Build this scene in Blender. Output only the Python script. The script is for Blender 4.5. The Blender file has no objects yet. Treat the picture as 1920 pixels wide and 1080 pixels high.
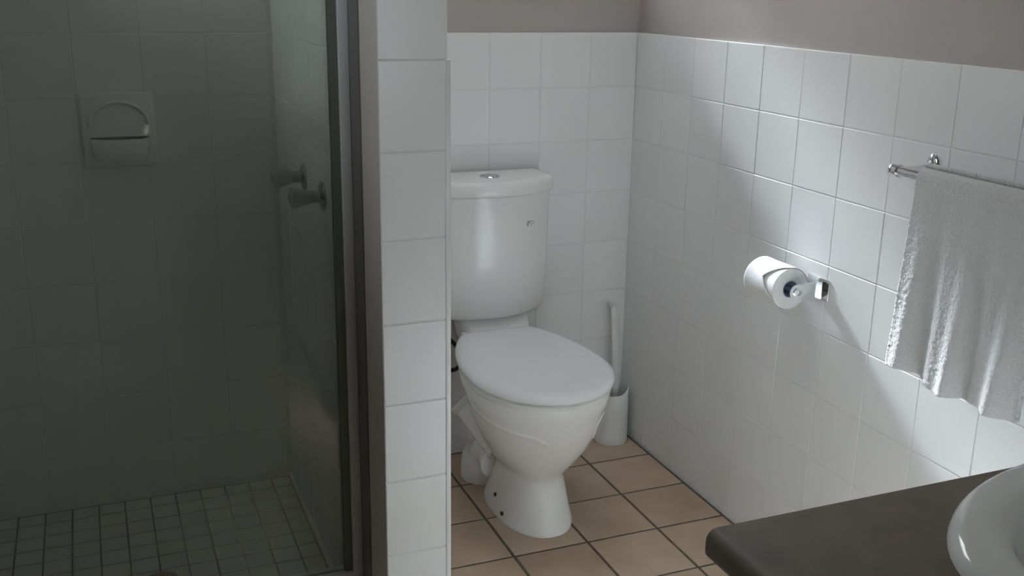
import bpy, bmesh, math, random
from mathutils import Vector, Matrix, Euler
from mathutils import noise as mnoise

random.seed(7)
scene = bpy.context.scene
COL = scene.collection

# ------------------------------------------------------------------ camera
F_PX, PITCH, YAW, ROLL = 1951.35, 0.2848, 0.3869, 0.0168
cam_d = bpy.data.cameras.new('camera')
cam = bpy.data.objects.new('camera', cam_d)
COL.objects.link(cam)
fwd = Vector((math.sin(YAW)*math.cos(PITCH), math.cos(YAW)*math.cos(PITCH), -math.sin(PITCH)))
rgt = Vector((math.cos(YAW), -math.sin(YAW), 0))
upv = rgt.cross(fwd)
r2 = math.cos(ROLL)*rgt + math.sin(ROLL)*upv
u2 = -math.sin(ROLL)*rgt + math.cos(ROLL)*upv
m = Matrix.Identity(4)
for i in range(3):
    m[i][0], m[i][1], m[i][2] = r2[i], u2[i], -fwd[i]
m.translation = Vector((-1.455, -2.6642, 1.3345))
cam.matrix_world = m
cam_d.sensor_fit = 'HORIZONTAL'
cam_d.sensor_width = 36.0
cam_d.lens = F_PX/1920.0*36.0
cam_d.clip_start = 0.02
scene.camera = cam

# ------------------------------------------------------------------ light
world = bpy.data.worlds.new('sky'); scene.world = world
world.use_nodes = True
bg = world.node_tree.nodes['Background']
bg.inputs[0].default_value = (0.92, 0.96, 1.0, 1)
bg.inputs[1].default_value = 7.0

sun_d = bpy.data.lights.new('sun', 'SUN')
sun_d.energy = 30.0
sun_d.angle = math.radians(15.0)
sun_d.color = (0.84, 0.92, 1.0)
sun = bpy.data.objects.new('sun', sun_d); COL.objects.link(sun)
sdir = Vector((0.03, -1.0, -0.80)).normalized()
sun.rotation_euler = sdir.to_track_quat('-Z', 'Y').to_euler()
sun.location = (-1.0, 4.0, 4.5)

# windows of the room: back (above the toilet, above the frame) and rear (behind the camera)
WB = (-0.88, -0.040, 1.345, 1.86)      # x0, x1, z0, z1 in the back wall
WR = (-0.66, -0.16, 0.77, 1.60)       # in the rear wall, behind the camera
Y_REAR = -3.6
WS = (-0.60, -0.15, 1.6584, 2.1084)   # y0, y1, z0, z1: added window, unseen, to brighten the shower
SK = (-0.82, -0.22, -0.86, -0.26)     # x0, x1, y0, y1 of an added, unseen skylight to light the alcove from above
WL = (-1.72, -1.28, 1.45, 2.05)       # y0, y1, z0, z1: added left-wall window, unseen, to light the pier's side
X_LEFT = -2.10
Z_CEIL = 2.40

def portal(name, loc, sx, sy, direction):
    l = bpy.data.lights.new(name, 'AREA'); l.shape = 'RECTANGLE'; l.size = sx; l.size_y = sy
    l.cycles.is_portal = True
    o = bpy.data.objects.new(name, l); COL.objects.link(o)
    o.location = loc
    o.rotation_euler = Vector(direction).to_track_quat('-Z', 'Z').to_euler()
portal('window_portal', ((WB[0]+WB[1])/2, 0.135, (WB[2]+WB[3])/2), WB[1]-WB[0], WB[3]-WB[2], (0, -1, 0))
portal('window_portal', ((WR[0]+WR[1])/2, Y_REAR-0.135, (WR[2]+WR[3])/2), WR[1]-WR[0], WR[3]-WR[2], (0, 1, 0))
portal('added_skylight_portal', ((SK[0]+SK[1])/2, (SK[2]+SK[3])/2, 3.14), SK[1]-SK[0], SK[3]-SK[2], (0, 0, -1))
portal('window_portal', (X_LEFT-0.135, (WS[0]+WS[1])/2, (WS[2]+WS[3])/2), WS[1]-WS[0], WS[3]-WS[2], (1, 0, 0))
portal('window_portal', (X_LEFT-0.135, (WL[0]+WL[1])/2, (WL[2]+WL[3])/2), WL[1]-WL[0], WL[3]-WL[2], (1, 0, 0))

vs = scene.view_settings
vs.view_transform = 'Standard'
vs.look = 'None'
vs.exposure = 0.54
vs.gamma = 1.0
vs.use_curve_mapping = False

# ------------------------------------------------------------------ materials
def mat(name, color, rough=0.5, metal=0.0, spec=0.5, coat=0.0, var=0.0, vscale=20.0, bump=0.0, bscale=60.0,
        color2=None, sheen=0.0, transmission=0.0, ior=1.45, objvar=0.0, sss=0.0):
    mt = bpy.data.materials.new(name); mt.use_nodes = True
    nt = mt.node_tree; N = nt.nodes; L = nt.links
    b = N['Principled BSDF']
    b.inputs['Roughness'].default_value = rough
    b.inputs['Metallic'].default_value = metal
    b.inputs['Specular IOR Level'].default_value = spec
    b.inputs['Coat Weight'].default_value = coat
    b.inputs['Sheen Weight'].default_value = sheen
    b.inputs['Transmission Weight'].default_value = transmission
    b.inputs['IOR'].default_value = ior
    tc = N.new('ShaderNodeTexCoord')
    nz = N.new('ShaderNodeTexNoise'); nz.inputs['Scale'].default_value = vscale
    nz.inputs['Detail'].default_value = 6.0
    L.new(tc.outputs['Object'], nz.inputs['Vector'])
    c2 = color2 if color2 else tuple(c*(1-var) for c in color)
    ramp = N.new('ShaderNodeValToRGB')
    ramp.color_ramp.elements[0].position = 0.3; ramp.color_ramp.elements[1].position = 0.7
    ramp.color_ramp.elements[0].color = (*c2, 1)
    ramp.color_ramp.elements[1].color = (*color, 1)
    L.new(nz.outputs['Fac'], ramp.inputs['Fac'])
    out = ramp.outputs['Color']
    if objvar > 0:
        oi = N.new('ShaderNodeObjectInfo')
        off = N.new('ShaderNodeVectorMath'); off.operation = 'MULTIPLY_ADD'
        L.new(oi.outputs['Random'], off.inputs[0])
        off.inputs[1].default_value = (37, 51, 23)
        L.new(tc.outputs['Object'], off.inputs[2])
        L.new(off.outputs[0], nz.inputs['Vector'])
        mr = N.new('ShaderNodeMapRange')
        mr.inputs['To Min'].default_value = 1-objvar; mr.inputs['To Max'].default_value = 1+objvar*0.5
        L.new(oi.outputs['Random'], mr.inputs['Value'])
        hs = N.new('ShaderNodeHueSaturation')
        L.new(mr.outputs[0], hs.inputs['Value']); L.new(out, hs.inputs['Color'])
        out = hs.outputs['Color']
    L.new(out, b.inputs['Base Color'])
    if bump > 0:
        n2 = N.new('ShaderNodeTexNoise'); n2.inputs['Scale'].default_value = bscale; n2.inputs['Detail'].default_value = 4
        L.new(tc.outputs['Object'], n2.inputs['Vector'])
        bp = N.new('ShaderNodeBump'); bp.inputs['Strength'].default_value = bump; bp.inputs['Distance'].default_value = 0.002
        L.new(n2.outputs['Fac'], bp.inputs['Height']); L.new(bp.outputs[0], b.inputs['Normal'])
    return mt

def thin_glass(name, tint, refl_rough=0.02, haze=0.0, hazecol=(0.5, 0.5, 0.5)):
    """thin pane: fresnel mix of a tinted see-through and a mirror, optionally hazed with painted-in reflected room light"""
    mt = bpy.data.materials.new(name); mt.use_nodes = True
    nt = mt.node_tree; N = nt.nodes; L = nt.links
    N.remove(N['Principled BSDF'])
    tr = N.new('ShaderNodeBsdfTransparent'); tr.inputs[0].default_value = (*tint, 1)
    gl = N.new('ShaderNodeBsdfGlossy'); gl.inputs['Roughness'].default_value = refl_rough
    fr = N.new('ShaderNodeFresnel'); fr.inputs[0].default_value = 1.5
    mx = N.new('ShaderNodeMixShader')
    L.new(fr.outputs[0], mx.inputs[0]); L.new(tr.outputs[0], mx.inputs[1]); L.new(gl.outputs[0], mx.inputs[2])
    last = mx.outputs[0]
    if haze > 0:
        df = N.new('ShaderNodeBsdfDiffuse'); df.inputs[0].default_value = (*hazecol, 1)
        tc = N.new('ShaderNodeTexCoord'); nz = N.new('ShaderNodeTexNoise'); nz.inputs['Scale'].default_value = 6
        L.new(tc.outputs['Object'], nz.inputs['Vector'])
        mr = N.new('ShaderNodeMapRange'); mr.inputs['To Min'].default_value = haze*0.7; mr.inputs['To Max'].default_value = haze*1.3
        L.new(nz.outputs['Fac'], mr.inputs['Value'])
        m2 = N.new('ShaderNodeMixShader'); L.new(mr.outputs[0], m2.inputs[0])
        L.new(last, m2.inputs[1]); L.new(df.outputs[0], m2.inputs[2]); last = m2.outputs[0]
    L.new(last, N['Material Output'].inputs[0])
    return mt

M = {}
M['tile'] = mat('white_glazed_tile', (0.87, 0.87, 0.865), rough=0.22, spec=0.5, var=0.015, vscale=8, objvar=0.02, bump=0.03, bscale=25)
M['grout_w'] = mat('white_grout', (0.80, 0.80, 0.79), rough=0.85, var=0.06, vscale=60)
M['grout_d'] = mat('brown_grout', (0.16, 0.135, 0.115), rough=0.9, var=0.3, vscale=40)
M['grout_m'] = mat('mosaic_grout', (0.13, 0.12, 0.105), rough=0.9, var=0.6, vscale=9)
M['floor_tile'] = mat('terracotta_tile', (0.60, 0.465, 0.335), color2=(0.50, 0.365, 0.25), rough=0.5, vscale=9, objvar=0.08, bump=0.05, bscale=80)
M['mosaic'] = mat('mosaic_tile', (0.66, 0.655, 0.63), rough=0.4, var=0.08, vscale=15, objvar=0.05)
M['paint'] = mat('taupe_paint', (0.49, 0.445, 0.42), rough=0.7, var=0.03, vscale=14, bump=0.12, bscale=350)
M['lining'] = mat('off_white_lining', (0.78, 0.735, 0.70), rough=0.5, var=0.03)
M['ceil'] = mat('ceiling_paint', (0.87, 0.87, 0.86), rough=0.85, var=0.02)
M['ceramic'] = mat('white_ceramic', (0.86, 0.855, 0.84), rough=0.06, spec=0.5, var=0.01, vscale=5)
M['plastic'] = mat('white_plastic', (0.85, 0.85, 0.84), rough=0.06, var=0.01)
M['basin'] = mat('grey_white_ceramic', (0.66, 0.66, 0.64), rough=0.08, var=0.01)
M['plastic_m'] = mat('matt_white_plastic', (0.80, 0.80, 0.79), rough=0.4, var=0.01)
M['chrome'] = mat('chrome', (0.78, 0.79, 0.80), rough=0.12, metal=1.0, var=0.02)
M['chrome_d'] = mat('aged_chrome', (0.42, 0.43, 0.43), rough=0.2, metal=1.0, var=0.3, vscale=60)
M['alu'] = mat('aluminium', (0.85, 0.86, 0.88), rough=0.4, metal=0.0, var=0.04)
M['alu_d'] = mat('dark_aluminium', (0.27, 0.27, 0.26), rough=0.5, metal=0.2, var=0.1)
M['rubber'] = mat('dark_rubber', (0.035, 0.035, 0.033), rough=0.6)
M['gasket'] = mat('green_gasket', (0.20, 0.23, 0.20), rough=0.45)
M['paper'] = mat('tissue_paper', (0.86, 0.86, 0.85), rough=0.95, spec=0.1, var=0.02, vscale=120, bump=0.25, bscale=500)
M['card'] = mat('shade_blue_card', (0.46, 0.50, 0.66), rough=0.9)  # blue tint of the shade inside the core, put into its colour
M['logo'] = mat('blue_print', (0.16, 0.20, 0.25), rough=0.4)
M['towel'] = mat('white_terry', (0.72, 0.715, 0.71), rough=1.0, spec=0.05, var=0.16, vscale=330, sheen=0.25, bump=1.0, bscale=420)
M['laminate'] = mat('brown_laminate', (0.185, 0.150, 0.120), color2=(0.135, 0.110, 0.090), rough=0.5, vscale=16, bump=0.03, bscale=200)
M['cab'] = mat('white_laminate', (0.84, 0.84, 0.825), rough=0.4)
M['brass'] = mat('brass', (0.42, 0.30, 0.17), rough=0.35, metal=0.9, var=0.2)
M['timber'] = mat('white_timber', (0.75, 0.75, 0.73), rough=0.5)
M['knob'] = mat('clear_acrylic', (0.55, 0.57, 0.56), rough=0.12, transmission=0.55, ior=1.49)
M['glass'] = thin_glass('window_glass', (0.96, 0.97, 0.97))
M['shower_glass'] = thin_glass('reflection_haze_glass', (0.92, 0.95, 0.91), haze=0.15, hazecol=(0.52, 0.54, 0.48))  # pale haze in the colour stands in for the room's reflection
def cloth_mat(name, col, tcol):
    mt = bpy.data.materials.new(name); mt.use_nodes = True
    nt = mt.node_tree; N = nt.nodes; L = nt.links
    N.remove(N['Principled BSDF'])
    d = N.new('ShaderNodeBsdfDiffuse'); d.inputs[0].default_value = (*col, 1)
    t = N.new('ShaderNodeBsdfTranslucent'); t.inputs[0].default_value = (*tcol, 1)
    mx = N.new('ShaderNodeMixShader'); mx.inputs[0].default_value = 0.3
    L.new(d.outputs[0], mx.inputs[1]); L.new(t.outputs[0], mx.inputs[2]); L.new(mx.outputs[0], N['Material Output'].inputs[0])
    return mt
M['added_curtain'] = cloth_mat('added_curtain_cloth', (0.75, 0.75, 0.74), (0.7, 0.7, 0.7))
M['ground'] = mat('outside_ground', (0.25, 0.26, 0.2), rough=0.95, var=0.4, vscale=2)

# ------------------------------------------------------------------ helpers
def link(o, parent=None):
    COL.objects.link(o)
    if parent is not None:
        o.parent = parent
    return o

def tag(o, label=None, cat=None, group=None, kind=None):
    if label: o['label'] = label
    if cat: o['category'] = cat
    if group: o['group'] = group
    if kind: o['kind'] = kind
    return o

def thing(name, loc, label, cat, group=None, rotz=0.0):
    o = bpy.data.objects.new(name, None); o.empty_display_size = 0.05
    o.location = loc; o.rotation_euler = (0, 0, rotz)
    link(o)
    return tag(o, label, cat, group)

def from_bm(name, bm, mt, parent=None, smooth=False, world_parent=True, angle=None):
    me = bpy.data.meshes.new(name)
    bmesh.ops.recalc_face_normals(bm, faces=bm.faces[:])
    bm.to_mesh(me); bm.free()
    me.materials.append(mt)
    if smooth:
        for p in me.polygons: p.use_smooth = True
        if angle:
            me.set_sharp_from_angle(angle=math.radians(angle))
    o = bpy.data.objects.new(name, me)
    link(o, parent)
    if parent is not None and world_parent:
        # coordinates were given in world space: undo the ancestors' placement
        off = Vector((0, 0, 0)); p = parent
        mw = Matrix.Identity(4)
        chain = []
        while p is not None:
            chain.append(p); p = p.parent
        for p in reversed(chain):
            mw = mw @ Matrix.LocRotScale(p.location, p.rotation_euler, p.scale)
        me.transform(mw.inverted())
    return o

def bm_box(bm, x0, x1, y0, y1, z0, z1):
    vs_ = [bm.verts.new(c) for c in ((x0,y0,z0),(x1,y0,z0),(x1,y1,z0),(x0,y1,z0),(x0,y0,z1),(x1,y0,z1),(x1,y1,z1),(x0,y1,z1))]
    for f in ((0,3,2,1),(4,5,6,7),(0,1,5,4),(1,2,6,5),(2,3,7,6),(3,0,4,7)):
        bm.faces.new([vs_[i] for i in f])

def box(name, b, mt, parent=None, bevel=0.0, seg=2):
    bm = bmesh.new(); bm_box(bm, *b)
    if bevel > 0:
        bmesh.ops.bevel(bm, geom=bm.edges[:], offset=bevel, segments=seg, profile=0.5, affect='EDGES')
    return from_bm(name, bm, mt, parent, smooth=bevel > 0, angle=40)

def boxes(name, bs, mt, parent=None):
    bm = bmesh.new()
    for b in bs: bm_box(bm, *b)
    return from_bm(name, bm, mt, parent)

def bm_loft(bm, rings, cap=True, closed=True):
    R = [[bm.verts.new(c) for c in r] for r in rings]
    n = len(R[0])
    for a, b in zip(R[:-1], R[1:]):
        for i in range(n if closed else n-1):
            j = (i+1) % n
            bm.faces.new((a[i], a[j], b[j], b[i]))
    if cap:
        bm.faces.new(list(reversed(R[0]))); bm.faces.new(R[-1])
    return R

def loft(name, rings, mt, parent=None, cap=True, angle=50):
    bm = bmesh.new(); bm_loft(bm, rings, cap)
    return from_bm(name, bm, mt, parent, smooth=True, angle=angle)

def frame_axes(t):
    t = t.normalized()
    a = Vector((0, 0, 1)) if abs(t.z) < 0.9 else Vector((1, 0, 0))
    u = t.cross(a).normalized(); v = t.cross(u).normalized()
    return u, v

def lathe(name, origin, axis, prof, mt, parent=None, n=32, angle=40, squash=None):
    """prof: list of (distance along axis, radius)"""
    o = Vector(origin); t = Vector(axis).normalized(); u, v = frame_axes(t)
    rings = []
    for d, r in prof:
        rings.append([o + t*d + (u*math.cos(2*math.pi*k/n) + v*math.sin(2*math.pi*k/n))*max(r, 1e-5) for k in range(n)])
    return loft(name, rings, mt, parent, True, angle)

def tube(name, pts, radii, mt, parent=None, n=16, sub=8, angle=60):
    P = [Vector(p) for p in pts]
    if not isinstance(radii, (list, tuple)): radii = [radii]*len(P)
    path, rad = [], []
    for i in range(len(P)-1):
        p0 = P[max(i-1, 0)]; p1 = P[i]; p2 = P[i+1]; p3 = P[min(i+2, len(P)-1)]
        for s in range(sub):
            t = s/sub
            path.append(0.5*((2*p1) + (p2-p0)*t + (2*p0-5*p1+4*p2-p3)*t*t + (3*p1-p0-3*p2+p3)*t**3))
            rad.append(radii[i]*(1-t) + radii[i+1]*t)
    path.append(P[-1]); rad.append(radii[-1])
    rings = []; u = None
    for i, c in enumerate(path):
        tg = (path[min(i+1, len(path)-1)] - path[max(i-1, 0)]).normalized()
        if u is None: u, _ = frame_axes(tg)
        u = (u - tg*u.dot(tg)).normalized(); v = tg.cross(u)
        rings.append([c + (u*math.cos(2*math.pi*k/n) + v*math.sin(2*math.pi*k/n))*rad[i] for k in range(n)])
    return loft(name, rings, mt, parent, True, angle)

# ------------------------------------------------------------------ tiles
_tm = {}
def tile_mesh(w, h, t, mt, cham=0.0014, edge=0.0):
    key = (round(w, 4), round(h, 4), round(t, 4), mt.name)
    if key in _tm: return _tm[key]
    rings = []
    for ins, z in ((0.0, -t), (0.0, -cham*0.8), (cham*0.4, -cham*0.25), (cham, 0.0)):
        a, b = w/2-ins, h/2-ins
        rings.append([(-a, -b, z), (a, -b, z), (a, b, z), (-a, b, z)])
    bm = bmesh.new(); bm_loft(bm, rings, cap=False)
    bm.faces.new([v for v in bm.verts if abs(v.co.z) < 1e-7])
    bmesh.ops.recalc_face_normals(bm, faces=bm.faces[:])
    me = bpy.data.meshes.new('tile'); bm.to_mesh(me); bm.free()
    me.materials.append(mt)
    _tm[key] = me
    return me

WALL_ROT = {'-y': Matrix(((1,0,0),(0,0,-1),(0,1,0))), '-x': Matrix(((0,0,-1),(-1,0,0),(0,1,0))),
            '+x': Matrix(((0,0,1),(1,0,0),(0,1,0))), '+y': Matrix(((-1,0,0),(0,0,1),(0,1,0))), '+z': Matrix.Identity(3)}

def lay(parent, facing, us, vs_, plane, mt, gap=0.0026, t=0.007, name='tile', jit=0.0012, skip=None, cham=0.0011):
    """lay single tiles between successive joints us x vs_ on a plane; shared meshes for equal sizes"""
    R = WALL_ROT[facing]
    for a0, a1 in zip(us[:-1], us[1:]):
        for b0, b1 in zip(vs_[:-1], vs_[1:]):
            if a1-a0 < 0.008 or b1-b0 < 0.008: continue
            ca, cb = (a0+a1)/2, (b0+b1)/2
            if skip and skip(ca, cb): continue
            me = tile_mesh(a1-a0-gap, b1-b0-gap, t, mt, cham)
            o = bpy.data.objects.new(name, me); link(o, parent)
            pl = plane + random.uniform(-0.00025, 0.00025)
            if facing in ('-y', '+y'): loc = (ca, pl, cb)
            elif facing in ('-x', '+x'): loc = (pl, ca, cb)
            else: loc = (ca, cb, pl)
            J = Euler((random.gauss(0, jit), random.gauss(0, jit), 0)).to_matrix()
            o.matrix_local = Matrix.Translation(loc) @ (R @ J).to_4x4()

H = 1.2084
ROWS = sorted([0.002] + [H-0.15*j for j in range(0, 9) if H-0.15*j > 0.004])
ROWS_HI = sorted([0.002] + [H+0.15*j for j in range(-8, 7)])       # to 2.1 m in the shower

# ------------------------------------------------------------------ room shell
TH = 0.14
def structure(o): o['kind'] = 'structure'; return o

# back wall with the window opening, from the left wall to the right wall
PL = 0.008
x0, x1, z0, z1 = WB
wall_back = structure(boxes('wall_back', [
    (X_LEFT-0.1, x0, PL, PL+TH, -0.1, Z_CEIL+0.1), (x1, PL+TH, PL, PL+TH, -0.1, Z_CEIL+0.1),
    (x0, x1, PL, PL+TH, -0.1, z0), (x0, x1, PL, PL+TH, z1, Z_CEIL+0.1)], M['paint']))
box('grout_bed', (-0.905, PL, 0.0007, PL, 0.0, H-0.001), M['grout_w'], wall_back)
box('grout_bed', (-2.02, -1.01, 0.0007, PL, 0.0, 2.105), M['grout_w'], wall_back)
bx = [-0.445+0.15*k for k in range(-3, 3)]
lay(wall_back, '-y', [-0.902] + bx + [0.0], ROWS, 0.0, M['tile'])
sx = [-2.0, -1.93] + [-1.78+0.15*k for k in range(0, 6)]
lay(wall_back, '-y', sx, ROWS_HI, 0.0, M['tile'],
    skip=lambda a, b: -1.49 < a < -1.31 and 0.9 < b < 1.06)

wall_right = structure(box('wall_right', (PL, PL+TH, Y_REAR-TH, PL+TH, -0.1, Z_CEIL+0.1), M['paint']))
box('grout_bed', (0.0007, PL, Y_REAR, PL, 0.0, H-0.001), M['grout_w'], wall_right)
ry = sorted([Y_REAR] + [-0.0068-0.15*k for k in range(1, 22) if -0.0068-0.15*k > Y_REAR+0.01] + [0.0])
lay(wall_right, '-x', ry, ROWS, 0.0, M['tile'])

# dividing wall between shower and toilet
DX0, DX1, DY = -1.012, -0.903, -0.993
wall_divider = structure(box('wall_divider', (DX0, DX1, DY, PL, 0.0, Z_CEIL), M['paint']))
box('grout_bed', (DX0, DX1, DY-0.006, DY, 0.0, 2.105), M['grout_w'], wall_divider)
prow = [0.002] + [1.2125-0.15*j for j in range(8, -7, -1) if 1.2125-0.15*j > 0.004]
lay(wall_divider, '-y', [-1.0175, -0.8975], prow, DY-0.007, M['tile'], gap=0.0025)
box('grout_bed', (DX1, DX1+0.006, DY+0.001, 0.0, 0.0, H), M['grout_w'], wall_divider)
lay(wall_divider, '+x', sorted([DY-0.006] + [-0.0068-0.15*k for k in range(0, 7) if -0.0068-0.15*k > DY]), ROWS, DX1+0.008, M['tile'], gap=0.0025)
box('tile_trim', (DX1+0.0005, DX1+0.010, DY-0.0085, DY-0.0015, 0.0, H+0.004), M['tile'], wall_divider, bevel=0.0012)
box('end_lining', (DX0-0.005, DX0, DY-0.006, -0.882, 0.0, 2.105), M['lining'], wall_divider)
YG = -0.80                                     # plane of the shower screen
box('grout_bed', (DX0-0.006, DX0, YG, PL, 0.0, 2.105), M['grout_w'], wall_divider)
lay(wall_divider, '-x', sorted([YG] + [-0.15*k for k in range(1, 6)] + [0.0]), ROWS_HI, DX0-0.008, M['tile'])

wall_left = structure(boxes('wall_left', [
    (X_LEFT-TH, X_LEFT, Y_REAR-TH, WL[0], -0.1, Z_CEIL+0.1), (X_LEFT-TH, X_LEFT, WL[1], WS[0], -0.1, Z_CEIL+0.1), (X_LEFT-TH, X_LEFT, WS[1], PL+TH, -0.1, Z_CEIL+0.1),
    (X_LEFT-TH, X_LEFT, WS[0], WS[1], -0.1, WS[2]), (X_LEFT-TH, X_LEFT, WS[0], WS[1], WS[3], Z_CEIL+0.1),
    (X_LEFT-TH, X_LEFT, WL[0], WL[1], -0.1, WL[2]), (X_LEFT-TH, X_LEFT, WL[0], WL[1], WL[3], Z_CEIL+0.1)], M['paint']))
wall_shower = structure(boxes('wall_shower_left', [
    (X_LEFT, -2.006, YG-0.06, WS[0], 0.0, Z_CEIL), (X_LEFT, -2.006, WS[1], PL, 0.0, Z_CEIL),
    (X_LEFT, -2.006, WS[0], WS[1], 0.0, WS[2]), (X_LEFT, -2.006, WS[0], WS[1], WS[3], Z_CEIL)], M['paint']))
lay(wall_shower, '+x', sorted([YG] + [-0.15*k for k in range(1, 6)] + [0.0]), ROWS_HI, -2.0, M['tile'],
    skip=lambda a, b: WS[0] < a < WS[1] and WS[2] < b < WS[3])

wall_rear = structure(boxes('wall_rear', [
    (X_LEFT-TH, WR[0], Y_REAR-TH, Y_REAR, -0.1, Z_CEIL+0.1), (WR[1], PL+TH, Y_REAR-TH, Y_REAR, -0.1, Z_CEIL+0.1),
    (WR[0], WR[1], Y_REAR-TH, Y_REAR, -0.1, WR[2]), (WR[0], WR[1], Y_REAR-TH, Y_REAR, WR[3], Z_CEIL+0.1)], M['paint']))
k0, k1, j0, j1 = SK
ceiling = structure(boxes('ceiling', [
    (X_LEFT-TH, k0, Y_REAR-TH, PL+TH, Z_CEIL, Z_CEIL+0.1), (k1, PL+TH, Y_REAR-TH, PL+TH, Z_CEIL, Z_CEIL+0.1),
    (k0, k1, Y_REAR-TH, j0, Z_CEIL, Z_CEIL+0.1), (k0, k1, j1, PL+TH, Z_CEIL, Z_CEIL+0.1)], M['ceil']))
boxes('added_light_well', [(k0-0.02, k0, j0-0.02, j1+0.02, Z_CEIL+0.1, 3.15), (k1, k1+0.02, j0-0.02, j1+0.02, Z_CEIL+0.1, 3.15),
    (k0, k1, j0-0.02, j0, Z_CEIL+0.1, 3.15), (k0, k1, j1, j1+0.02, Z_CEIL+0.1, 3.15)], M['ceil'], ceiling)
box('added_skylight_pane', (k0-0.02, k1+0.02, j0-0.02, j1+0.02, 3.15, 3.156), M['glass'], ceiling)  # skylight and well are added, out of view, for light from above

# windows: frame, pane
def window(name, x0, x1, z0, z1, yc):
    w = 0.035
    o = structure(boxes(name, [(x0, x0+w, yc-0.02, yc+0.02, z0, z1), (x1-w, x1, yc-0.02, yc+0.02, z0, z1),
                               (x0+w, x1-w, yc-0.02, yc+0.02, z0, z0+w), (x0+w, x1-w, yc-0.02, yc+0.02, z1-w, z1)], M['timber']))
    box('pane', (x0+w, x1-w, yc-0.002, yc+0.002, z0+w, z1-w), M['glass'], o)
    return o
# the back window is set at the outer side of the wall
window('window_1', WB[0], WB[1], WB[2]-0.02, WB[3]+0.02, 0.165)
wr = window('window_2', *WR, Y_REAR-0.07)
box('mullion', (-0.255, -0.225, Y_REAR-0.09, Y_REAR-0.05, WR[2], WR[3]), M['timber'], wr)

yw, zw = WL[:2], WL[2:]
w3 = structure(boxes('added_window_3', [(X_LEFT-0.09, X_LEFT-0.05, yw[0], yw[0]+0.035, *zw), (X_LEFT-0.09, X_LEFT-0.05, yw[1]-0.035, yw[1], *zw),
     (X_LEFT-0.09, X_LEFT-0.05, yw[0]+0.035, yw[1]-0.035, zw[0], zw[0]+0.035), (X_LEFT-0.09, X_LEFT-0.05, yw[0]+0.035, yw[1]-0.035, zw[1]-0.035, zw[1])], M['timber']))  # added opening for side light on the pier
box('pane', (X_LEFT-0.072, X_LEFT-0.068, yw[0]+0.035, yw[1]-0.035, zw[0]+0.035, zw[1]-0.035), M['glass'], w3)
w4 = structure(boxes('added_window_4', [(X_LEFT-0.09, X_LEFT-0.06, WS[0], WS[0]+0.012, WS[2], WS[3]), (X_LEFT-0.09, X_LEFT-0.06, WS[1]-0.012, WS[1], WS[2], WS[3]),
     (X_LEFT-0.09, X_LEFT-0.06, WS[0]+0.012, WS[1]-0.012, WS[2], WS[2]+0.012), (X_LEFT-0.09, X_LEFT-0.06, WS[0]+0.012, WS[1]-0.012, WS[3]-0.012, WS[3])], M['timber']))
box('pane', (X_LEFT-0.077, X_LEFT-0.073, WS[0]+0.012, WS[1]-0.012, WS[2]+0.012, WS[3]-0.012), M['glass'], w4)  # added opening that lifts the shower's brightness
# hanging cloth added out of view for the pale reflection in the shower glass
cu = thing('added_curtain', (-0.59, Y_REAR+0.03, 0.80), 'white cloth added unseen for its reflection in the shower glass', 'added_curtain')
bm = bmesh.new(); g = []
for j in range(13):
    g.append([bm.verts.new((-0.69+0.27*i/60, Y_REAR+0.035+0.012*math.sin(i*0.9)*(0.6+0.4*j/12), 0.81+0.84*(1-j/12))) for i in range(61)])
for j in range(12):
    for i in range(60): bm.faces.new((g[j][i], g[j][i+1], g[j+1][i+1], g[j+1][i]))
from_bm('cloth', bm, M['added_curtain'], cu, smooth=True)
lathe('added_curtain_rod', (-0.76, Y_REAR+0.035, 1.655), (1, 0, 0), [(0, 0.009), (0.75, 0.009)], M['alu'], cu, n=16)

# ------------------------------------------------------------------ floors
floor = structure(box('floor', (X_LEFT, PL, Y_REAR, PL, -0.1, -0.0022), M['grout_d']))
FP = 0.198
fx = sorted([-FP*k for k in range(0, 11)] + [X_LEFT]); fy = sorted([-FP*k for k in range(0, 17)] + [Y_REAR])
lay(floor, '+z', fx, fy, 0.0, M['floor_tile'], gap=0.0075, t=0.008, jit=0.0008, cham=0.002,
    skip=lambda a, b: (a < -0.93 and b > -0.83))
# mortar joint along the right wall
box('mortar_joint', (-0.006, 0.0, Y_REAR, 0.0, -0.003, 0.001), M['grout_d'], floor)

ZS = 0.012
shower_floor = structure(box('floor_shower', (-2.006, DX0, YG, PL, -0.002, ZS-0.0016), M['grout_m']))
mx_ = sorted([-1.030] + [-1.079-0.0634*k for k in range(0, 15)])
my_ = sorted([-0.004] + [-0.0595-0.0645*k for k in range(0, 11)] + [YG+0.06])
DRAIN = (-1.400, -0.432)
lay(shower_floor, '+z', mx_, my_, ZS, M['mosaic'], gap=0.0042, t=0.006, jit=0.002, cham=0.0012,
    skip=lambda a, b: (a-DRAIN[0])**2 + (b-DRAIN[1])**2 < 0.03**2)
# narrow tile upstand at the foot of the shower wall
box('skirting_strip', (-1.030, DX0-0.008, YG+0.06, 0.0, 0.0, ZS+0.012), M['tile'], shower_floor, bevel=0.002)
hob = structure(box('trim_1', (-2.006, DX0-0.008, YG-0.055, YG+0.06, 0.0, 0.155), M['tile'], bevel=0.003))

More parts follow.
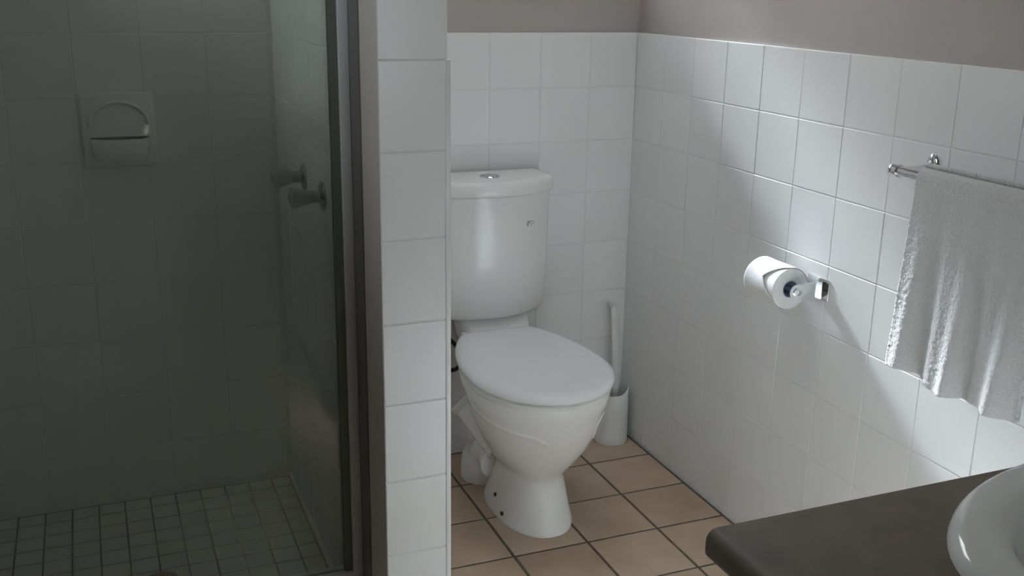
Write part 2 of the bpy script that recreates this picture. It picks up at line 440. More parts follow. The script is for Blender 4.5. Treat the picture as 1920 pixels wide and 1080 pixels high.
# ------------------------------------------------------------------ shower fittings
dr = thing('floor_drain', (DRAIN[0], DRAIN[1], ZS), 'round brown brass drain cover set in the mosaic shower floor', 'drain')
lathe('drain_ring', (DRAIN[0], DRAIN[1], ZS-0.004), (0, 0, 1), [(0, 0.040), (0.0052, 0.040), (0.0062, 0.038), (0.0062, 0.033), (0.004, 0.032)], M['brass'], dr)
bm = bmesh.new()
for k in range(-3, 4):
    w = math.sqrt(0.032**2-(k*0.009)**2)
    bm_box(bm, DRAIN[0]+k*0.009-0.003, DRAIN[0]+k*0.009+0.003, DRAIN[1]-w, DRAIN[1]+w, ZS-0.001, ZS+0.0018)
from_bm('grate', bm, M['brass'], dr)

sc = thing('shower_screen', (-1.5, YG, 0.155), 'glass shower screen with painted reflection haze in an aluminium frame beside tiled pier', 'shower screen')
box('glass_panel', (-1.985, -1.050, YG-0.003, YG+0.003, 0.180, 1.90), M['shower_glass'], sc)
box('jamb', (-1.0385, DX0-0.008, YG-0.018, YG+0.016, 0.155, 1.93), M['alu'], sc, bevel=0.002)
box('gasket', (-1.0540, -1.0385, YG-0.008, YG+0.008, 0.178, 1.90), M['gasket'], sc)
box('wall_channel', (DX0-0.008, DX0, YG-0.080, YG-0.004, 0.155, 1.93), M['alu_d'], sc, bevel=0.001)
box('bottom_rail', (-2.0, -1.0385, YG-0.016, YG+0.016, 0.155, 0.180), M['alu'], sc, bevel=0.002)
box('top_rail', (-2.0, -1.0385, YG-0.016, YG+0.016, 1.90, 1.93), M['alu'], sc, bevel=0.002)
box('jamb', (-2.0, -1.985, YG-0.016, YG+0.016, 0.180, 1.90), M['alu'], sc, bevel=0.002)

def shower_tap(loc, label, twist):
    x, y, z = loc
    t = thing('shower_tap', loc, label, 'tap', 'taps on the shower side wall')
    lathe('flange', loc, (-1, 0, 0), [(0, 0.030), (0.002, 0.030), (0.005, 0.027), (0.008, 0.015), (0.010, 0.013)], M['chrome_d'], t, n=36)
    lathe('spindle', (x-0.008, y, z), (-1, 0, 0), [(0, 0.0135), (0.010, 0.013), (0.022, 0.012), (0.024, 0.014), (0.028, 0.014)], M['chrome_d'], t, n=24)
    # fluted handle that widens outwards, with four lobes
    rings = []
    n = 48
    for d, r, lob in ((0.026, 0.0135, 0.0), (0.034, 0.0155, 0.03), (0.050, 0.0185, 0.10), (0.062, 0.0205, 0.20), (0.067, 0.0200, 0.20), (0.0685, 0.0150, 0.10)):
        ring = []
        for k in range(n):
            a = 2*math.pi*k/n
            rr = r*(1+lob*math.cos(4*(a+twist)))
            ring.append((x-d, y+rr*math.cos(a), z+rr*math.sin(a)))
        rings.append(ring)
    h = loft('handle', rings, M['knob'], t, True, 50)
    lathe('handle_cap', (x-0.0685, y, z), (-1, 0, 0), [(0, 0.0095), (0.003, 0.0095), (0.0045, 0.007)], M['chrome_d'], h, n=20)
    return t
shower_tap((DX0-0.008, -0.352, 0.912), 'clear-handled chrome shower tap further from the glass, near the shower corner', 0.3)
shower_tap((DX0-0.008, -0.552, 0.905), 'clear-handled chrome shower tap nearer to the screen frame', 0.75)

# soap dish: ceramic tile with a recessed bowl and projecting lip
sd = thing('soap_dish', (-1.392, 0.0, 0.98), 'white ceramic soap dish tile on the shower back wall', 'soap dish')
X0, X1, Z0, Z1 = -1.473, -1.307, 0.895, 1.072
def rrect(cx, cz, hx, hz, r, y, n=8):
    pts = []
    for qx, qz, a0 in ((1, 1, 0), (-1, 1, 90), (-1, -1, 180), (1, -1, 270)):
        for k in range(n+1):
            a = math.radians(a0+90*k/n)
            pts.append((cx+qx*(hx-r)+r*math.cos(a), y, cz+qz*(hz-r)+r*math.sin(a)))
    return pts
cx, cz = (X0+X1)/2, (Z0+Z1)/2
loft('plate', [rrect(cx, cz, 0.083, 0.088, 0.006, 0.004), rrect(cx, cz, 0.083, 0.088, 0.006, -0.012), rrect(cx, cz, 0.080, 0.085, 0.010, -0.016)], M['ceramic'], sd)
# dish: D-shaped bowl hanging off the plate, open at the top
rings = []
n = 28
for sc_, dz, in_ in ((0.90, -0.055, 1), (1.0, -0.040, 1), (1.04, -0.020, 1), (1.05, -0.006, 1), (1.02, -0.003, 1), (0.93, -0.006, 1), (0.88, -0.022, 1), (0.75, -0.034, 1)):
    ring = []
    for k in range(n):
        a = math.pi*2*k/n
        ca, sa = math.cos(a), math.sin(a)
        ex = 2.8
        px = math.copysign(abs(ca)**(2/ex), ca)*0.064*sc_
        py = math.copysign(abs(sa)**(2/ex), sa)*0.050*sc_
        ring.append((cx+px, -0.016+min(py, 0.0), cz-0.012+dz))
    rings.append(ring)
loft('dish', rings, M['ceramic'], sd)
# raised arch around the recess above the dish
pts = []
for k in range(17):
    a = math.pi*k/16
    pts.append((cx+0.066*math.cos(a), -0.0165, cz+0.012+0.055*math.sin(a)))
tube('arch_rim', pts, 0.0045, M['ceramic'], sd, n=10, sub=2)

# ------------------------------------------------------------------ toilet
TX = -0.481
to = thing('toilet', (TX, -0.40, 0.0), 'white toilet with close-coupled cistern and closed lid by tiled wall', 'toilet')

def egg(z, yf, yb, hw, ef=2.1, eb=2.6, cy=None, n=64, cx=TX):
    cy = cy if cy is not None else yb+(yf-yb)*0.45
    pts = []
    for k in range(n):
        a = 2*math.pi*k/n
        c, s = math.cos(a), math.sin(a)
        e = ef if s < 0 else eb
        px = math.copysign(abs(c)**(2/e), c)*hw
        py = math.copysign(abs(s)**(2/e), s)
        py = cy + (py*(yb-cy) if s > 0 else py*(cy-yf))
        pts.append((cx+px, py, z))
    return pts

PX = TX+0.002
pan_rings = [
    egg(0.000, -0.545, -0.225, 0.098, 2.2, 3.0, cy=-0.37, cx=TX+0.014),
    egg(0.008, -0.546, -0.224, 0.099, 2.2, 3.0, cy=-0.37, cx=TX+0.014),
    egg(0.020, -0.543, -0.228, 0.096, 2.2, 3.0, cy=-0.37, cx=TX+0.014),
    egg(0.060, -0.533, -0.245, 0.087, 2.2, 2.8, cy=-0.38, cx=TX+0.012),
    egg(0.100, -0.524, -0.265, 0.080, 2.2, 2.6, cy=-0.39, cx=TX+0.010),
    egg(0.132, -0.517, -0.275, 0.076, 2.1, 2.5, cy=-0.40, cx=TX+0.009),
    egg(0.146, -0.519, -0.272, 0.077, 2.1, 2.5, cy=-0.40, cx=TX+0.008),
    egg(0.165, -0.533, -0.255, 0.090, 2.1, 2.3, cy=-0.41, cx=TX+0.008),
    egg(0.195, -0.558, -0.235, 0.112, 2.1, 2.2, cy=-0.42, cx=TX+0.007),
    egg(0.235, -0.587, -0.210, 0.132, 2.1, 2.1, cy=-0.435, cx=TX+0.006),
    egg(0.275, -0.610, -0.190, 0.147, 2.1, 2.1, cy=-0.44, cx=TX+0.004),
    egg(0.315, -0.629, -0.175, 0.158, 2.05, 2.1, cy=-0.45, cx=TX+0.002),
    egg(0.345, -0.640, -0.165, 0.165, 2.05, 2.1, cy=-0.455, cx=TX),
    egg(0.362, -0.649, -0.160, 0.171, 2.05, 2.1, cy=-0.46, cx=TX-0.002),
    egg(0.390, -0.655, -0.158, 0.175, 2.05, 2.1, cy=-0.46, cx=TX-0.004),
    egg(0.396, -0.650, -0.160, 0.171, 2.05, 2.1, cy=-0.46, cx=TX-0.004),
]
loft('pan', pan_rings, M['ceramic'], to, True, 60)

def lid_outline(z, ins, n=28):
    """seat outline: half-ellipse front, sides tapering back to a straight hinge edge"""
    cx, cy = TX-0.003, -0.46
    hw, fl = 0.182-ins, 0.222-ins
    bl, cut = 0.345, 0.302-ins
    right = []
    for k in range(n+1):                                   # front centre to the widest point
        a = -math.pi/2+math.pi/2*k/n
        right.append((hw*math.cos(a), cy+fl*math.sin(a)))
    m_ = 14
    r_ = 0.03
    for k in range(1, m_+1):                               # back along the side
        d = (cut-r_)*k/m_
        right.append((hw*math.sqrt(1-(d/bl)**2), cy+d))
    ex, ey = right[-1]
    c1 = (hw*math.sqrt(1-(cut/bl)**2)+0.004, cy+cut)
    for k in range(1, 8):                                  # rounded back corner
        t = k/8
        e2 = (c1[0]-0.03, cy+cut)
        right.append(((1-t)**2*ex+2*t*(1-t)*c1[0]+t*t*e2[0], (1-t)**2*ey+2*t*(1-t)*c1[1]+t*t*e2[1]))
    right.append((0.04, cy+cut)); right.append((0.0, cy+cut))
    pts = right + [(-x, y) for x, y in reversed(right[1:-1])]
    return [(cx+x-0.02*max(0, -0.46-y), y, z) for x, y in pts]

loft('seat', [lid_outline(0.397, 0.012), lid_outline(0.399, 0.007), lid_outline(0.408, 0.005), lid_outline(0.4115, 0.008)], M['plastic'], to, True, 50)
lid_r = [lid_outline(0.4130, 0.008), lid_outline(0.4150, 0.002), lid_outline(0.4185, 0.0), lid_outline(0.4245, 0.0005), lid_outline(0.4300, 0.004), lid_outline(0.4340, 0.010),
         lid_outline(0.4368, 0.020), lid_outline(0.4385, 0.035), lid_outline(0.4396, 0.055)]
loft('lid', lid_r, M['plastic'], to, True, 60)
for sx_ in (-0.075, 0.075):
    lathe('hinge', (TX+sx_-0.02, -0.152, 0.418), (1, 0, 0), [(0, 0.008), (0.001, 0.010), (0.039, 0.010), (0.04, 0.008)], M['plastic'], to, n=20)
# shelf of the pan that carries the cistern
loft('cistern_shelf', [egg(0.30, -0.20, -0.030, 0.055, 2.6, 4, cx=TX+0.014), egg(0.36, -0.20, -0.022, 0.075, 3, 5, cx=TX+0.014), egg(0.395, -0.20, -0.02, 0.092, 4, 6, cx=TX+0.014), egg(0.470, -0.125, -0.02, 0.103, 5, 6, cx=TX+0.014)], M['ceramic'], to, True, 50)

RA = 0.25                                                   # radius of the bowed cistern front
def front_y(x, hw, d): return -(d-(RA-math.sqrt(RA*RA-x*x)))
def dshape(z, hw, d, n=40, back=-0.014, rc=0.012):
    ys = front_y(hw-rc, hw-rc, d)
    half = [(0.0, -d)]
    for k in range(1, n//2+1):
        x = (hw-rc)*k/(n//2); half.append((x, front_y(x, hw, d)))
    ey = half[-1][1]
    for k in range(1, 6):                                   # rounded front corner
        t = k/6
        half.append(((1-t)**2*(hw-rc)+2*t*(1-t)*hw+t*t*hw, (1-t)**2*ey+2*t*(1-t)*(ey+0.007)+t*t*(ey+0.022)))
    half += [(hw, ey+0.022), (hw, back)]
    half += [(hw*(1-k/6), back) for k in range(1, 6)]
    half.append((0.0, back))
    pts = half + [(-x, y) for x, y in reversed(half[1:-1])]
    return [(TX+x, y, z) for x, y in pts]
CIS = [(0.4530, 0.130, 0.125), (0.4535, 0.140, 0.137), (0.4565, 0.151, 0.148), (0.464, 0.159, 0.158), (0.478, 0.164, 0.166), (0.50, 0.166, 0.1705), (0.56, 0.168, 0.1745),
       (0.62, 0.1695, 0.1765), (0.68, 0.171, 0.1780), (0.74, 0.1725, 0.1790), (0.797, 0.174, 0.1795)]
cis = loft('cistern', [dshape(*c) for c in CIS], M['ceramic'], to, True, 60)
LD = 0.194
loft('cistern_lid', [dshape(0.799, 0.176, LD-0.006), dshape(0.801, 0.179, LD-0.002), dshape(0.805, 0.180, LD), dshape(0.828, 0.181, LD-0.002), dshape(0.8345, 0.179, LD-0.005),
                     dshape(0.838, 0.175, LD-0.010), dshape(0.8395, 0.166, LD-0.020)], M['ceramic'], to, True, 50)
bt = lathe('flush_button', (TX, -0.103, 0.8385), (0, 0, 1), [(0, 0.0275), (0.0035, 0.0275), (0.005, 0.026), (0.005, 0.0235), (0.0038, 0.023)], M['chrome'], to, n=36)
for s_ in (-1, 1):
    bm = bmesh.new()
    pr_ = []
    for k in range(19):
        a = math.pi*k/18
        pr_.append((TX+0.0222*math.cos(a), -0.103+s_*(0.0008+0.0216*math.sin(a))))
    bm_loft(bm, [[(x, y, 0.842) for x, y in pr_], [(x, y, 0.8446) for x, y in pr_]])
    from_bm('half_button', bm, M['chrome'], bt)

# printed maker's mark on the cistern front
def cis_y(x, z):
    for a, b in zip(CIS[:-1], CIS[1:]):
        if a[0] <= z <= b[0]:
            t = (z-a[0])/(b[0]-a[0]); hw = a[1]+(b[1]-a[1])*t; d = a[2]+(b[2]-a[2])*t
            return front_y(x-TX, hw, d)
LX, LZ, LS = -0.382, 0.719, 0.00116/24.0          # pixel of the close-up to metres
def mark(polys, parent):
    bm = bmesh.new()
    for poly in polys:
        vv = []
        for (u, v) in poly:
            x = LX + (u-870)*LS*1.08; z = LZ - (v-540)*LS
            vv.append(bm.verts.new((x, cis_y(x, z)-0.0006, z)))
        bm.faces.new(vv)
    return from_bm('printed_mark', bm, M['logo'], parent)
def stroke(a, b, w):
    dx, dy = b[0]-a[0], b[1]-a[1]; l = math.hypot(dx, dy); nx, ny = -dy/l*w, dx/l*w
    return [(a[0]+nx, a[1]+ny), (b[0]+nx, b[1]+ny), (b[0]-nx, b[1]-ny), (a[0]-nx, a[1]-ny)]
mark([[(622, 395), (690, 395), (682, 680), (606, 680)], [(738, 390), (812, 390), (806, 500), (772, 575), (738, 560)],
      stroke((690, 400), (740, 400), 16), stroke((850, 462), (1010, 418), 17), stroke((935, 572), (1140, 505), 15), stroke((850, 692), (945, 585), 17)], cis)

# trapway of the pan and floor connector
tube('trapway', [(TX-0.03, -0.30, 0.14), (TX-0.055, -0.235, 0.175), (TX-0.077, -0.175, 0.205), (TX-0.092, -0.150, 0.222)], [0.045, 0.038, 0.033, 0.034], M['ceramic'], to, n=24)
lathe('trap_collar', (TX-0.087, -0.158, 0.213), (-0.55, 0.55, 0.62), [(0, 0.034), (0.004, 0.038), (0.016, 0.039), (0.020, 0.035)], M['plastic_m'], to, n=28)
tube('trap_bend', [(TX-0.04, -0.30, 0.10), (TX-0.03, -0.25, 0.105), (TX-0.026, -0.20, 0.098), (TX-0.024, -0.16, 0.07)], [0.05, 0.05, 0.05, 0.05], M['ceramic'], to, n=24)
lathe('pan_connector', (TX-0.028, -0.160, 0.0), (0, 0, 1), [(0, 0.066), (0.004, 0.067), (0.050, 0.066), (0.072, 0.062), (0.082, 0.054), (0.088, 0.045)], M['plastic_m'], to, n=36)
# fixing screws on the foot
for (sx_, sy_, sz_) in ((-0.561-TX, -0.425, 0.022), (-0.5585-TX, -0.372, 0.050)):
    lathe('screw_hole', (TX+sx_+0.004, sy_, sz_), (-1, -0.1, 0.2), [(0, 0.0055), (0.006, 0.0055), (0.0065, 0.004)], M['rubber'], to, n=16)
# shaped relief line under the rim, left and right of the bowl
def on_pan(a, z):
    for r0, r1 in zip(pan_rings[:-1], pan_rings[1:]):
        if r0[0][2] <= z <= r1[0][2] and r1[0][2] > r0[0][2]:
            t = (z-r0[0][2])/(r1[0][2]-r0[0][2])
            k = (a/(2*math.pi)*64) % 64; i = int(k); j = (i+1) % 64; f = k-i
            P0 = Vector(r0[i]).lerp(Vector(r0[j]), f); P1 = Vector(r1[i]).lerp(Vector(r1[j]), f)
            return P0.lerp(P1, t)
pts = []
for k in range(15):
    t = k/14
    a = math.radians(160 + 98*t)
    z = 0.352 - 0.046*t**0.8 - (0.018*max(0, t-0.85)/0.15)
    P = on_pan(a, z); pts.append(P + (Vector((TX, -0.39, z))-P).normalized()*0.0100)
tube('rim_moulding', pts, [0.004]+[0.012]*13+[0.008], M['ceramic'], to, n=10, sub=3)
pts = []
for k in range(13):
    t = k/12
    ang = math.radians(60+t*250)
    z = 0.300+0.034*math.sin(ang); a = math.radians(318+ 11*math.cos(ang))
    P = on_pan(a, z); pts.append(P + (Vector((TX, -0.39, z))-P).normalized()*0.0085)
tube('side_moulding', pts, 0.010, M['ceramic'], to, n=10, sub=3)

# black hose behind the pan, looping to the wall
hose = tube('supply_hose', [(-0.640, -0.016, 0.420), (-0.595, -0.040, 0.392), (-0.568, -0.05, 0.368), (-0.552, -0.05, 0.345), (-0.541, -0.05, 0.315), (-0.549, -0.05, 0.291), (-0.568, -0.05, 0.283), (-0.600, -0.035, 0.285), (-0.640, -0.016, 0.285)], 0.0058, M['rubber'], to, n=12)
hose['label'] = 'black flexible water hose'
for z_ in (0.420, 0.285):
    lathe('hose_plate', (-0.640, -0.0, z_), (0, -1, 0), [(0, 0.022), (0.003, 0.022), (0.010, 0.012), (0.018, 0.012)], M['chrome_d'], hose, n=24)

# ------------------------------------------------------------------ toilet brush in its holder
BX, BY = -0.066, -0.068
bh = thing('brush_holder', (BX, BY, 0), 'white plastic toilet brush holder on the floor in the corner', 'brush holder')
rings = []
n = 40
def hold(r, zf, sw=0.0):
    out = []
    for k in range(n):
        a = 2*math.pi*k/n
        z = zf
        if sw:
            # rim dips towards the front and the toilet, rises at the right
            q = max(0.0, math.cos(a-math.radians(335)))
            z = zf - sw + sw*1.25*q**3
        out.append((BX+r*math.cos(a), BY+r*math.sin(a), z))
    return out
rings = [hold(0.050, 0.0), hold(0.052, 0.003), hold(0.052, 0.02), hold(0.051, 0.08), hold(0.050, 0.168, 0.012), hold(0.0495, 0.171, 0.012), hold(0.0475, 0.171, 0.012), hold(0.047, 0.165, 0.012), hold(0.048, 0.08), hold(0.047, 0.012)]
loft('cup', rings, M['plastic_m'], bh, True, 45)
br = thing('toilet_brush', (BX+0.012, BY, 0.03), 'white handle of the toilet brush standing in its holder', 'toilet brush')
def ell(c, rx, ry, n=20):
    return [(c[0]+rx*math.cos(2*math.pi*k/n), c[1]+ry*math.sin(2*math.pi*k/n), c[2]) for k in range(n)]
hx = BX+0.014
loft('handle', [ell((hx, BY, 0.10), 0.007, 0.007), ell((hx-.001, BY+.002, 0.17), 0.010, 0.007), ell((hx-.002, BY+.004, 0.24), 0.0125, 0.006), ell((hx-.004, BY+.010, 0.32), 0.0125, 0.005),
                ell((hx-.006, BY+.016, 0.37), 0.0115, 0.005), ell((hx-.008, BY+.020, 0.405), 0.0105, 0.005), ell((hx-.009, BY+.022, 0.416), 0.008, 0.004), ell((hx-.009, BY+.022, 0.420), 0.003, 0.002)], M['plastic_m'], br, True, 50)
bm = bmesh.new()
for k in range(260):
    a = random.uniform(0, 2*math.pi); z = random.uniform(0.03, 0.10); l = random.uniform(0.026, 0.034)
    c = Vector((hx, BY, z)); e = c + Vector((math.cos(a)*l, math.sin(a)*l, random.uniform(-.006, .006)))
    s = Vector((0, 0, 0.0006)); t_ = Vector((-math.sin(a), math.cos(a), 0))*0.0006
    p_ = [bm.verts.new(v) for v in (c+s, c-s*0.5+t_, c-s*0.5-t_, e)]
    bm.faces.new((p_[0], p_[1], p_[3])); bm.faces.new((p_[1], p_[2], p_[3])); bm.faces.new((p_[2], p_[0], p_[3]))
tag(from_bm('bristles', bm, M['plastic_m'], br), kind='stuff')

# ------------------------------------------------------------------ toilet paper
RX, RZ = -0.066, 0.702
RY0, RY1 = -0.868, -0.762                       # near end, far end
RR = 0.046
hd = thing('paper_holder', (0.0, -0.897, RZ), 'chrome toilet paper holder fixed to the right tiled wall', 'paper holder')
box('wall_plate', (-0.004, 0.0, -0.918, -0.845, RZ-0.022, RZ+0.026), M['chrome'], hd, bevel=0.0015)
bm = bmesh.new()
# flat arm with rounded tip, lying in the plane y = const, bent to the wall
prof = [(0.0, RZ-0.020), (RX+0.004, RZ-0.0175)] + [(RX-0.002+0.0175*math.cos(math.radians(270-20*k)), RZ+0.0175*math.sin(math.radians(270-20*k))) for k in range(0, 10)] + [(RX+0.004, RZ+0.0175), (0.0, RZ+0.020)]
bm_loft(bm, [[(x, -0.893, z) for x, z in prof], [(x, -0.8965, z) for x, z in prof]])
from_bm('arm', bm, M['chrome'], hd)
lathe('boss', (RX-0.002, -0.8965, RZ), (0, -1, 0), [(0, 0.010), (0.002, 0.010), (0.003, 0.008), (0.003, 0.0055), (0.001, 0.005)], M['chrome'], hd, n=24)
lathe('spindle', (RX, -0.893, RZ), (0, 1, 0), [(0, 0.007), (0.10, 0.007), (0.136, 0.007), (0.138, 0.005)], M['chrome'], hd, n=20)

rl = thing('toilet_roll', (RX, RY0, RZ-RR), 'white toilet paper roll with pointed folded end on chrome holder', 'toilet roll')
def circ(y, r, n=64): return [(RX+r*math.cos(2*math.pi*k/n), y, RZ+r*math.sin(2*math.pi*k/n)) for k in range(n)]
rc = 0.0195
bm = bmesh.new()
bm_loft(bm, [circ(RY0, rc), circ(RY0, RR-0.0015), circ(RY0+0.0012, RR), circ((RY0+RY1)/2, RR+0.0004), circ(RY1-0.0012, RR), circ(RY1, RR-0.0015), circ(RY1, rc)], cap=False)
from_bm('paper', bm, M['paper'], rl, smooth=True, angle=40)
bm = bmesh.new()
bm_loft(bm, [circ(RY0-0.0004, rc-0.0018), circ(RY0-0.0004, rc+0.0002), circ(RY1+0.0004, rc+0.0002), circ(RY1+0.0004, rc-0.0018), circ(RY0-0.0004, rc-0.0018)], cap=False)
from_bm('core', bm, M['card'], rl, smooth=True, angle=40)
# loose outer sheet, its end folded to a point: lies on the roll, lifts at the near edge
def sheet_pt(y, ang, lift): return Vector((RX+(RR+lift)*math.cos(ang), y, RZ+(RR+lift)*math.sin(ang)))
bm = bmesh.new()
GA, GY = 96, 16
grid = []
for i in range(GA+1):
    deg = -30 + 330*i/GA
    ang = math.radians(deg)
    tip = max(0.0, 1-abs(deg-152)/58.0)                # V-shaped notch where the corners are folded to a point
    y_n = RY0 + 0.0005 + 0.040*tip
    y_f = RY1 + 0.0008
    row = []
    for j in range(GY+1):
        v = j/GY
        y = y_n+(y_f-y_n)*v
        lift = 0.0022 + 0.0030*tip**0.7*(1-v)**3 + 0.0003*math.sin(5*ang+7*v)
        row.append(bm.verts.new(sheet_pt(y, ang, lift)))
    grid.append(row)
for i in range(GA):
    for j in range(GY):
        bm.faces.new((grid[i][j], grid[i][j+1], grid[i+1][j+1], grid[i+1][j]))
bmesh.ops.recalc_face_normals(bm, faces=bm.faces[:])
ls = from_bm('loose_sheet', bm, M['paper'], rl, smooth=True, angle=60)
so = ls.modifiers.new('thick', 'SOLIDIFY'); so.thickness = 0.0010; so.offset = -1

# ------------------------------------------------------------------ towel rail
TRX, TRZ = -0.070, 1.012
tr = thing('towel_rail', (0, -1.2, TRZ), 'chrome towel rail on the right tiled wall', 'towel rail')
lathe('rail', (TRX, -1.158, TRZ), (0, -1, 0), [(0, 0.0095), (0.70, 0.0095)], M['chrome'], tr, n=28)
def rail_end(y, sgn):
    # end cap ball with a groove
    lathe('end_cap', (TRX, y, TRZ), (0, sgn, 0), [(-0.012, 0.0118), (0.000, 0.0118), (0.0015, 0.0105), (0.003, 0.0118), (0.008, 0.0115), (0.012, 0.0085), (0.0145, 0.004), (0.015, 0.0)], M['chrome'], tr, n=28)
    # oval foot on the wall and flaring arm
    yb = y - sgn*0.022
    n = 28
    def oval(x, ry, rz, dz=0.0): return [(x, yb+ry*math.cos(2*math.pi*k/n), TRZ+0.004+dz+rz*math.sin(2*math.pi*k/n)) for k in range(n)]
    f = loft('wall_foot', [oval(-0.0005, 0.017, 0.027), oval(-0.003, 0.017, 0.027), oval(-0.006, 0.014, 0.024), oval(-0.007, 0.010, 0.018)], M['chrome'], tr, True, 40)
    lathe('screw', (-0.006, yb, TRZ+0.021), (-1, 0, 0), [(0, 0.0035), (0.002, 0.0035), (0.003, 0.002)], M['chrome_d'], f, n=12)
    loft('arm', [oval(-0.006, 0.010, 0.016), oval(-0.016, 0.0075, 0.0105, -0.001), oval(-0.035, 0.0075, 0.009, -0.003), oval(-0.055, 0.009, 0.010, -0.004), oval(-0.070, 0.009, 0.0095, -0.004)], M['chrome'], tr, True, 50)
rail_end(-1.148, 1)
rail_end(-1.868, -1)

# ------------------------------------------------------------------ towel
TY0, TY1 = -1.222, -1.510
tw = thing('towel', (TRX, -1.36, 0.66), 'white terry hand towel folded over the chrome rail', 'towel')
def towel_side(front, name):
    NU, NV = 150, 190
    ZB = 0.655 if front else 0.72
    bm = bmesh.new(); g = []
    top = TRZ+0.0
    drop = top-ZB
    arc = math.pi/2*0.017
    for j in range(NV+1):
        v = j/NV; row = []
        s = v*(drop+arc)
        for i in range(NU+1):
            u = i/NU
            y = TY0+(TY1-TY0)*u
            if s < arc:
                a = s/0.017
                off = 0.017*math.sin(a); z = top+0.017*math.cos(a); hang = 0.0
            else:
                off = 0.017; z = top-(s-arc); hang = (s-arc)/drop
            if front:
                # folds deepen to the hem
                amp = hang**1.15
                w = (0.011*math.sin(2*math.pi*(u*2.45+0.10)+0.7*hang) + 0.0055*math.sin(2*math.pi*(u*5.2+0.45)+1.6*hang))*amp
                off2 = off + 0.006*hang + w + 0.004*amp
                y += 0.012*math.sin(math.pi*hang*0.55)*(1-u)*0.9*0 + 0.006*amp*math.sin(7*u+2)
                z += -0.006*hang*math.sin(3.2*u) + 0.004*hang*math.sin(11*u)
            else:
                off2 = -off - 0.004*hang*math.sin(6*u)
            x = TRX - off2
            # thick soft edge at the fold
            nn = mnoise.noise(Vector((x*190, y*190, z*190)))*0.0011 + mnoise.noise(Vector((x*420+9, y*420, z*420)))*0.0009
            row.append(bm.verts.new((x-nn*(1 if front else -1), y+nn*0.6, z)))
        g.append(row)
    for j in range(NV):
        for i in range(NU):
            bm.faces.new((g[j][i], g[j][i+1], g[j+1][i+1], g[j+1][i]))
    bmesh.ops.recalc_face_normals(bm, faces=bm.faces[:])
    o = from_bm(name, bm, M['towel'], tw, smooth=True)
    so = o.modifiers.new('thick', 'SOLIDIFY'); so.thickness = 0.009; so.offset = -1 if front else 1
    return o
towel_side(True, 'front_fold')
towel_side(False, 'back_fold')

# ------------------------------------------------------------------ vanity
CZ = 0.75
VX, VY = -0.854, -1.780
VYE = -2.62
ct = thing('worktop', (-0.43, -2.2, CZ-0.038), 'dark brown laminate vanity top with rolled front edge', 'countertop')
BCX, BCY, BA, BB = -0.36, -2.02, 0.31, 0.225
# top with rolled edge (profile in xz swept along y), with an oval cut-out for the basin
prof = [(-0.001, CZ), (VX+0.014, CZ)]
for k in range(1, 7):
    a = math.radians(90+90*k/6); prof.append((VX+0.014+0.014*math.cos(a), CZ-0.014+0.014*math.sin(a)))
prof += [(VX, CZ-0.026)]
for k in range(1, 5):
    a = math.radians(180+90*k/4); prof.append((VX+0.012+0.012*math.cos(a), CZ-0.026+0.012*math.sin(a)))
prof += [(-0.001, CZ-0.038)]
bm = bmesh.new()
R_ = bm_loft(bm, [[(x, VY, z) for x, z in prof], [(x, VYE, z) for x, z in prof]])
top = from_bm('slab', bm, M['laminate'], ct, smooth=True, angle=30)
# cut the basin hole with real geometry
bm = bmesh.new()
bm_loft(bm, [[(BCX+(BA-0.03)*math.cos(2*math.pi*k/64), BCY+(BB-0.03)*math.sin(2*math.pi*k/64), z) for k in range(64)] for z in (CZ-0.1, CZ+0.1)])
cut = from_bm('cutter', bm, M['laminate'])
md = top.modifiers.new('hole', 'BOOLEAN'); md.object = cut; md.operation = 'DIFFERENCE'; md.solver = 'EXACT'
bpy.context.view_layer.update()
dg = bpy.context.evaluated_depsgraph_get()
me_new = bpy.data.meshes.new_from_object(top.evaluated_get(dg))
top.modifiers.clear(); top.data = me_new
me_cut = cut.data; bpy.data.objects.remove(cut); bpy.data.meshes.remove(me_cut)

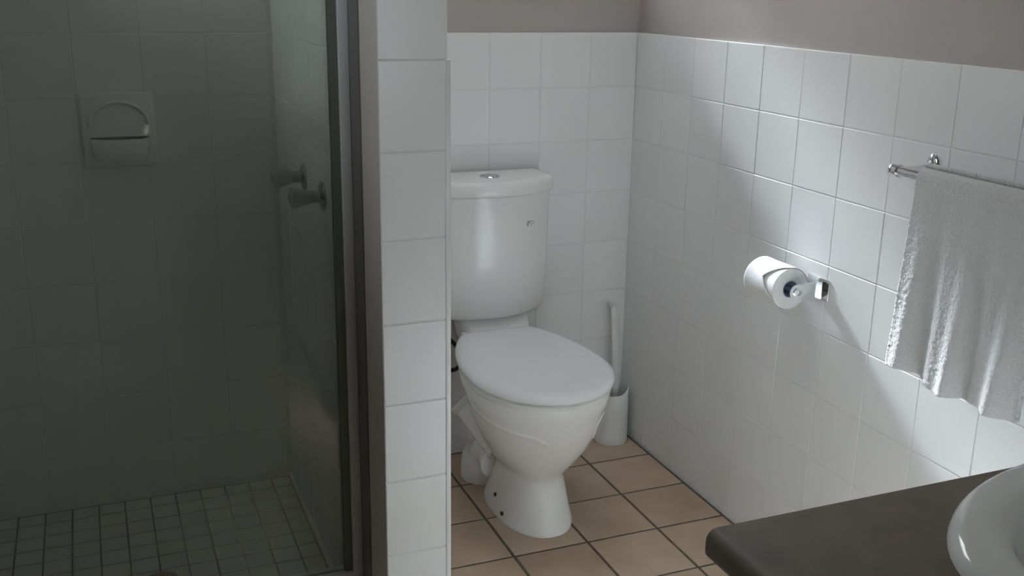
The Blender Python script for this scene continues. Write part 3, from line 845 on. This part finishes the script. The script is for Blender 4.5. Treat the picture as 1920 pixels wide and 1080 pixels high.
bs = thing('basin', (BCX, BCY, CZ), 'grey-white oval ceramic basin set in the brown vanity top', 'basin')
def el(sc_x, sc_y, z): return [(BCX+sc_x*math.cos(2*math.pi*k/72), BCY+sc_y*math.sin(2*math.pi*k/72), z) for k in range(72)]
rg = [(0.0, CZ+0.0005), (0.0, CZ+0.004), (0.003, CZ+0.013), (0.009, CZ+0.020), (0.018, CZ+0.023), (0.045, CZ+0.022), (0.060, CZ+0.018), (0.070, CZ+0.006), (0.080, CZ-0.030), (0.100, CZ-0.085), (0.135, CZ-0.125), (0.18, CZ-0.138), (0.20, CZ-0.140)]
rings = [el(BA-d, max(BB-d*(1 if d < 0.19 else 1.0), 0.02), z) for d, z in rg]
outer = [el(0.09, 0.02, CZ-0.150), el(0.16, 0.08, CZ-0.146), el(0.20, 0.11, CZ-0.125), el(BA-0.085, BB-0.085, CZ-0.06), el(BA-0.045, BB-0.045, CZ-0.004), el(BA-0.02, BB-0.02, CZ+0.0005)]
loft('bowl', outer+rings, M['basin'], bs, True, 60)
lathe('waste', (BCX, BCY, CZ-0.141), (0, 0, 1), [(0, 0.024), (0.004, 0.024), (0.006, 0.021), (0.005, 0.012)], M['chrome'], bs, n=28)

vc = thing('vanity_cabinet', (-0.43, -2.2, 0), 'white vanity cabinet under the brown laminate top', 'cabinet')
xa, xb, ya_, yb_ = VX+0.045, -0.002, VYE+0.01, VY-0.014
box('end_panel', (xa, xb, yb_-0.016, yb_, 0.10, CZ-0.0385), M['cab'], vc, bevel=0.001)
box('end_panel', (xa, xb, ya_, ya_+0.016, 0.10, CZ-0.0385), M['cab'], vc, bevel=0.001)
box('base_panel', (xa, xb, ya_+0.016, yb_-0.016, 0.10, 0.116), M['cab'], vc)
box('back_panel', (xb-0.006, xb, ya_+0.016, yb_-0.016, 0.116, CZ-0.0385), M['cab'], vc)
box('kickboard', (VX+0.095, -0.002, VYE+0.02, VY-0.02, 0.0, 0.10), M['cab'], vc)
for k in range(2):
    ya = VY-0.016-0.403*k; yb2 = ya-0.400
    d_ = box('door', (VX+0.026, VX+0.044, yb2, ya, 0.105, CZ-0.045), M['cab'], vc, bevel=0.0015)
    yk = (yb2+0.04) if k == 0 else (ya-0.04)
    lathe('knob', (VX+0.026, yk, 0.60), (-1, 0, 0), [(0, 0.006), (0.012, 0.006), (0.016, 0.014), (0.022, 0.013), (0.025, 0.006)], M['chrome'], d_, n=20)

# ------------------------------------------------------------------ outside
structure(box('ground', (-12, 12, -14, 12, -0.45, -0.40), M['ground']))
structure(box('sky_block_eave', (-4, 3, PL+TH, 0.50, 2.22, 2.34), M['timber']))  # overhang added out of view to block the high sky
structure(box('sky_block_wall', (-8, 8, 3.5, 3.7, -0.4, 2.75), M['paint']))  # unseen wall added to block the low sky
